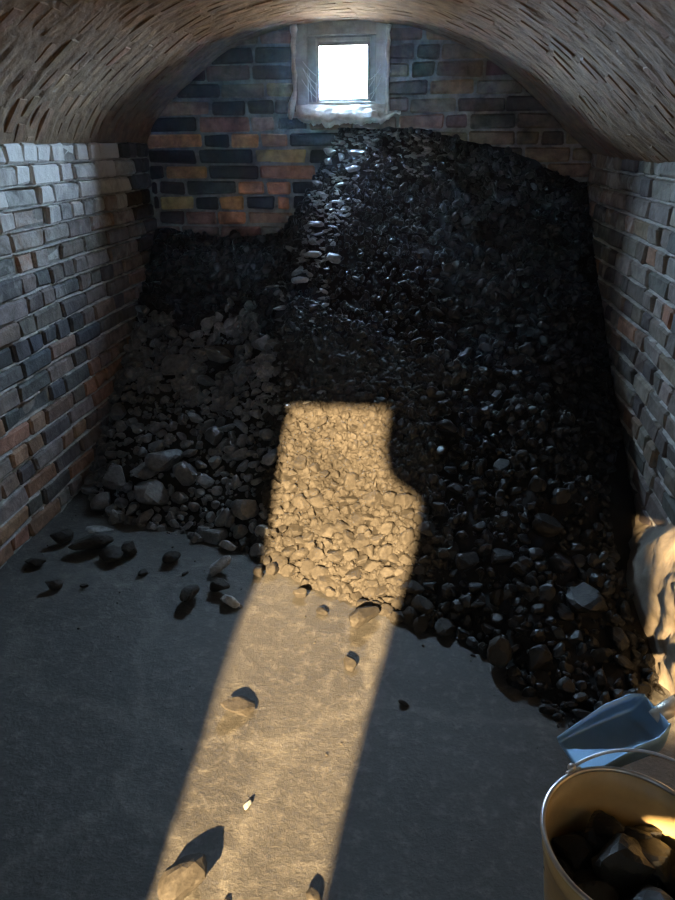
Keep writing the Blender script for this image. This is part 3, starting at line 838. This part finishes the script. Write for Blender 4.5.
# ------------------------------------------------------------------ coal shovel
sh = empty('coal_shovel', (0.505, 1.265, 0.10), 'steel coal shovel tinted like reflected sky, with turned-up sides lying behind the bucket', 'shovel')
ax = Vector((0.20, 0.075, 0.055)).normalized()        # from the lip to the handle
nn = Vector((-0.34, -0.12, 0.9)); nn = (nn - ax * nn.dot(ax)).normalized(); lat = nn.cross(ax)   # lat points to the far side
RM = Matrix((ax, lat, nn)).transposed()
LB, WB = 0.235, 0.140
def shv(a, l, n): return RM @ Vector((a, l, n))
V, F = [], []; na, nl = 22, 22
for i in range(na + 1):
    for j in range(nl + 1):
        a = i / na; l = j / nl * 2 - 1
        w = WB * (0.86 + .14 * math.sin(a * math.pi * .5 + .3)) * .5 * (1 - .5 * max(0, a - .8) ** 1.5 / .09 * .5)
        up = .052 * max(0, (abs(l) - .70) / .30) ** 1.7 * min(1, .25 + a * 1.3) + .050 * max(0, (a - .82) / .18) ** 1.8
        up = min(up, .056)
        ll = math.copysign(min(abs(l), .70 + (abs(l) - .70) * .12 if abs(l) > .7 else abs(l)), l)
        V.append(shv((a - .5) * LB, ll * w * 1.25, up))
m_ = nl + 1
F = [(i * m_ + j, (i + 1) * m_ + j, (i + 1) * m_ + j + 1, i * m_ + j + 1) for i in range(na) for j in range(nl)]
o = link('blade', V, F, M_BLADE, sh, smooth=True)
sol = o.modifiers.new('thickness', 'SOLIDIFY'); sol.thickness = .0025; sol.offset = -1
V, F = tube([shv(LB * .5 - .012, 0, .030), shv(LB * .5 + .015, 0, .036), shv(LB * .5 + .055, 0, .044)], [.016, .020, .0215], 16)
link('socket', V, F, plain('socket_steel', (.62, .58, .50), .45, .6, 40), sh, True)
V, F = tube([shv(LB * .5 + .045 + .05 * k, 0, .0425 + .022 * k) for k in range(5)], [.018, .020, .0205, .020, .018], 16)
link('wooden_handle', V, F, M_HANDLE, sh, True)

# ------------------------------------------------------------------ haze added for the lens glow round the window
bm = bmesh.new(); box(bm, ((XL + XR) / 2, (YB + D + .28) / 2 - .02, 1.0), (XR - XL + .16, D + .26 - YB, 2.16))
m = bpy.data.materials.new('glow_haze'); m.use_nodes = True; nt = m.node_tree; nt.nodes.remove(nt.nodes['Principled BSDF'])
vs = N(nt, 'ShaderNodeVolumeScatter', Density=0.0024, Anisotropy=0.78); vs.inputs['Color'].default_value = (.62, .82, 1, 1)
nt.links.new(vs.outputs[0], nt.nodes['Material Output'].inputs['Volume'])
o = from_bm('glow_haze', bm, m); tag(o, 'thin haze added to the cellar air for the glow around the window', 'haze', None, 'stuff')
# ------------------------------------------------------------------ light
w = bpy.data.worlds.new('outdoors'); sc.world = w; w.use_nodes = True; nt = w.node_tree; nt.nodes.clear()
out = nt.nodes.new('ShaderNodeOutputWorld'); bg = nt.nodes.new('ShaderNodeBackground')
tc = nt.nodes.new('ShaderNodeTexCoord')
dp = N(nt, 'ShaderNodeVectorMath', operation='DOT_PRODUCT'); nt.links.new(tc.outputs['Generated'], dp.inputs[0]); dp.inputs[1].default_value = Vector((0, .94, .34))
SKY_FRONT, SKY_BACK, GROUND = 660.0, 1.4, .10
mr = N(nt, 'ShaderNodeMapRange'); nt.links.new(dp.outputs['Value'], mr.inputs['Value']); mr.inputs['From Min'].default_value = -.05; mr.inputs['From Max'].default_value = .35
mr.inputs['To Min'].default_value = SKY_BACK; mr.inputs['To Max'].default_value = SKY_FRONT
sx = nt.nodes.new('ShaderNodeSeparateXYZ'); nt.links.new(tc.outputs['Generated'], sx.inputs[0])
hz = N(nt, 'ShaderNodeMapRange'); nt.links.new(sx.outputs['Z'], hz.inputs['Value'])          # below the horizon: dull ground, far dimmer than the sky
hz.inputs['From Min'].default_value = -.03; hz.inputs['From Max'].default_value = .03
gs = N(nt, 'ShaderNodeMapRange'); nt.links.new(hz.outputs[0], gs.inputs['Value']); gs.inputs['To Min'].default_value = GROUND; gs.inputs['To Max'].default_value = 1
st = N(nt, 'ShaderNodeMath', operation='MULTIPLY'); nt.links.new(mr.outputs[0], st.inputs[0]); nt.links.new(gs.outputs[0], st.inputs[1])
nt.links.new(st.outputs[0], bg.inputs['Strength'])
nt.links.new(mixc(nt, (.95, .80, .58), (.55, .77, 1.0), hz.outputs[0]), bg.inputs['Color'])
nt.links.new(bg.outputs[0], out.inputs['Surface'])

SUN_AZ = 8.0
def sunlamp():
    L = bpy.data.lights.new('sun', 'SUN'); L.energy = 53; L.color = (1, .70, .36); L.angle = R(1.0)
    o = bpy.data.objects.new('sun', L); col.objects.link(o)
    d = Vector((math.tan(R(SUN_AZ)) * math.cos(R(24)), math.cos(R(24)), -math.sin(R(24))))
    o.rotation_euler = d.to_track_quat('-Z', 'Y').to_euler(); o.location = (0, -4, 3)
sunlamp()
def portal(loc, sx, sy, d):
    L = bpy.data.lights.new('portal', 'AREA'); L.shape = 'RECTANGLE'; L.size = sx; L.size_y = sy; L.cycles.is_portal = True
    o = bpy.data.objects.new('portal', L); col.objects.link(o); o.location = loc; o.rotation_euler = Vector(d).to_track_quat('-Z', 'Z').to_euler()
portal((-0.4525, D + .2, 1.748), .42, .42, (0, -1, 0))
portal((-0.60, YB - .12, .95), .66, 1.9, (0, 1, 0))
portal((0.66, YB - .12, .72), .75, 1.5, (0, 1, 0))

# ------------------------------------------------------------------ camera
cam = bpy.data.cameras.new('camera'); co = bpy.data.objects.new('camera', cam); col.objects.link(co); sc.camera = co
p, yw, rl = 0.4273, 0.1282, -0.0088
fw = Vector((-math.sin(yw) * math.cos(p), math.cos(yw) * math.cos(p), -math.sin(p))); rt = Vector((math.cos(yw), math.sin(yw), 0)); up = rt.cross(fw)
rt2 = rt * math.cos(rl) + up * math.sin(rl); up2 = up * math.cos(rl) - rt * math.sin(rl)
co.matrix_world = Matrix.Translation((0, 0, 1.4225)) @ Matrix((rt2, up2, -fw)).transposed().to_4x4()
cam.sensor_fit = 'VERTICAL'; cam.sensor_height = 36; cam.lens = 676 / 900 * 36
cam.clip_start = .02; cam.clip_end = 60
sc.view_settings.view_transform = 'Standard'; sc.view_settings.look = 'None'; sc.view_settings.gamma = 1.0
sc.view_settings.use_curve_mapping = False; sc.view_settings.exposure = 0.0
sc.cycles.max_bounces = 10; sc.cycles.diffuse_bounces = 6
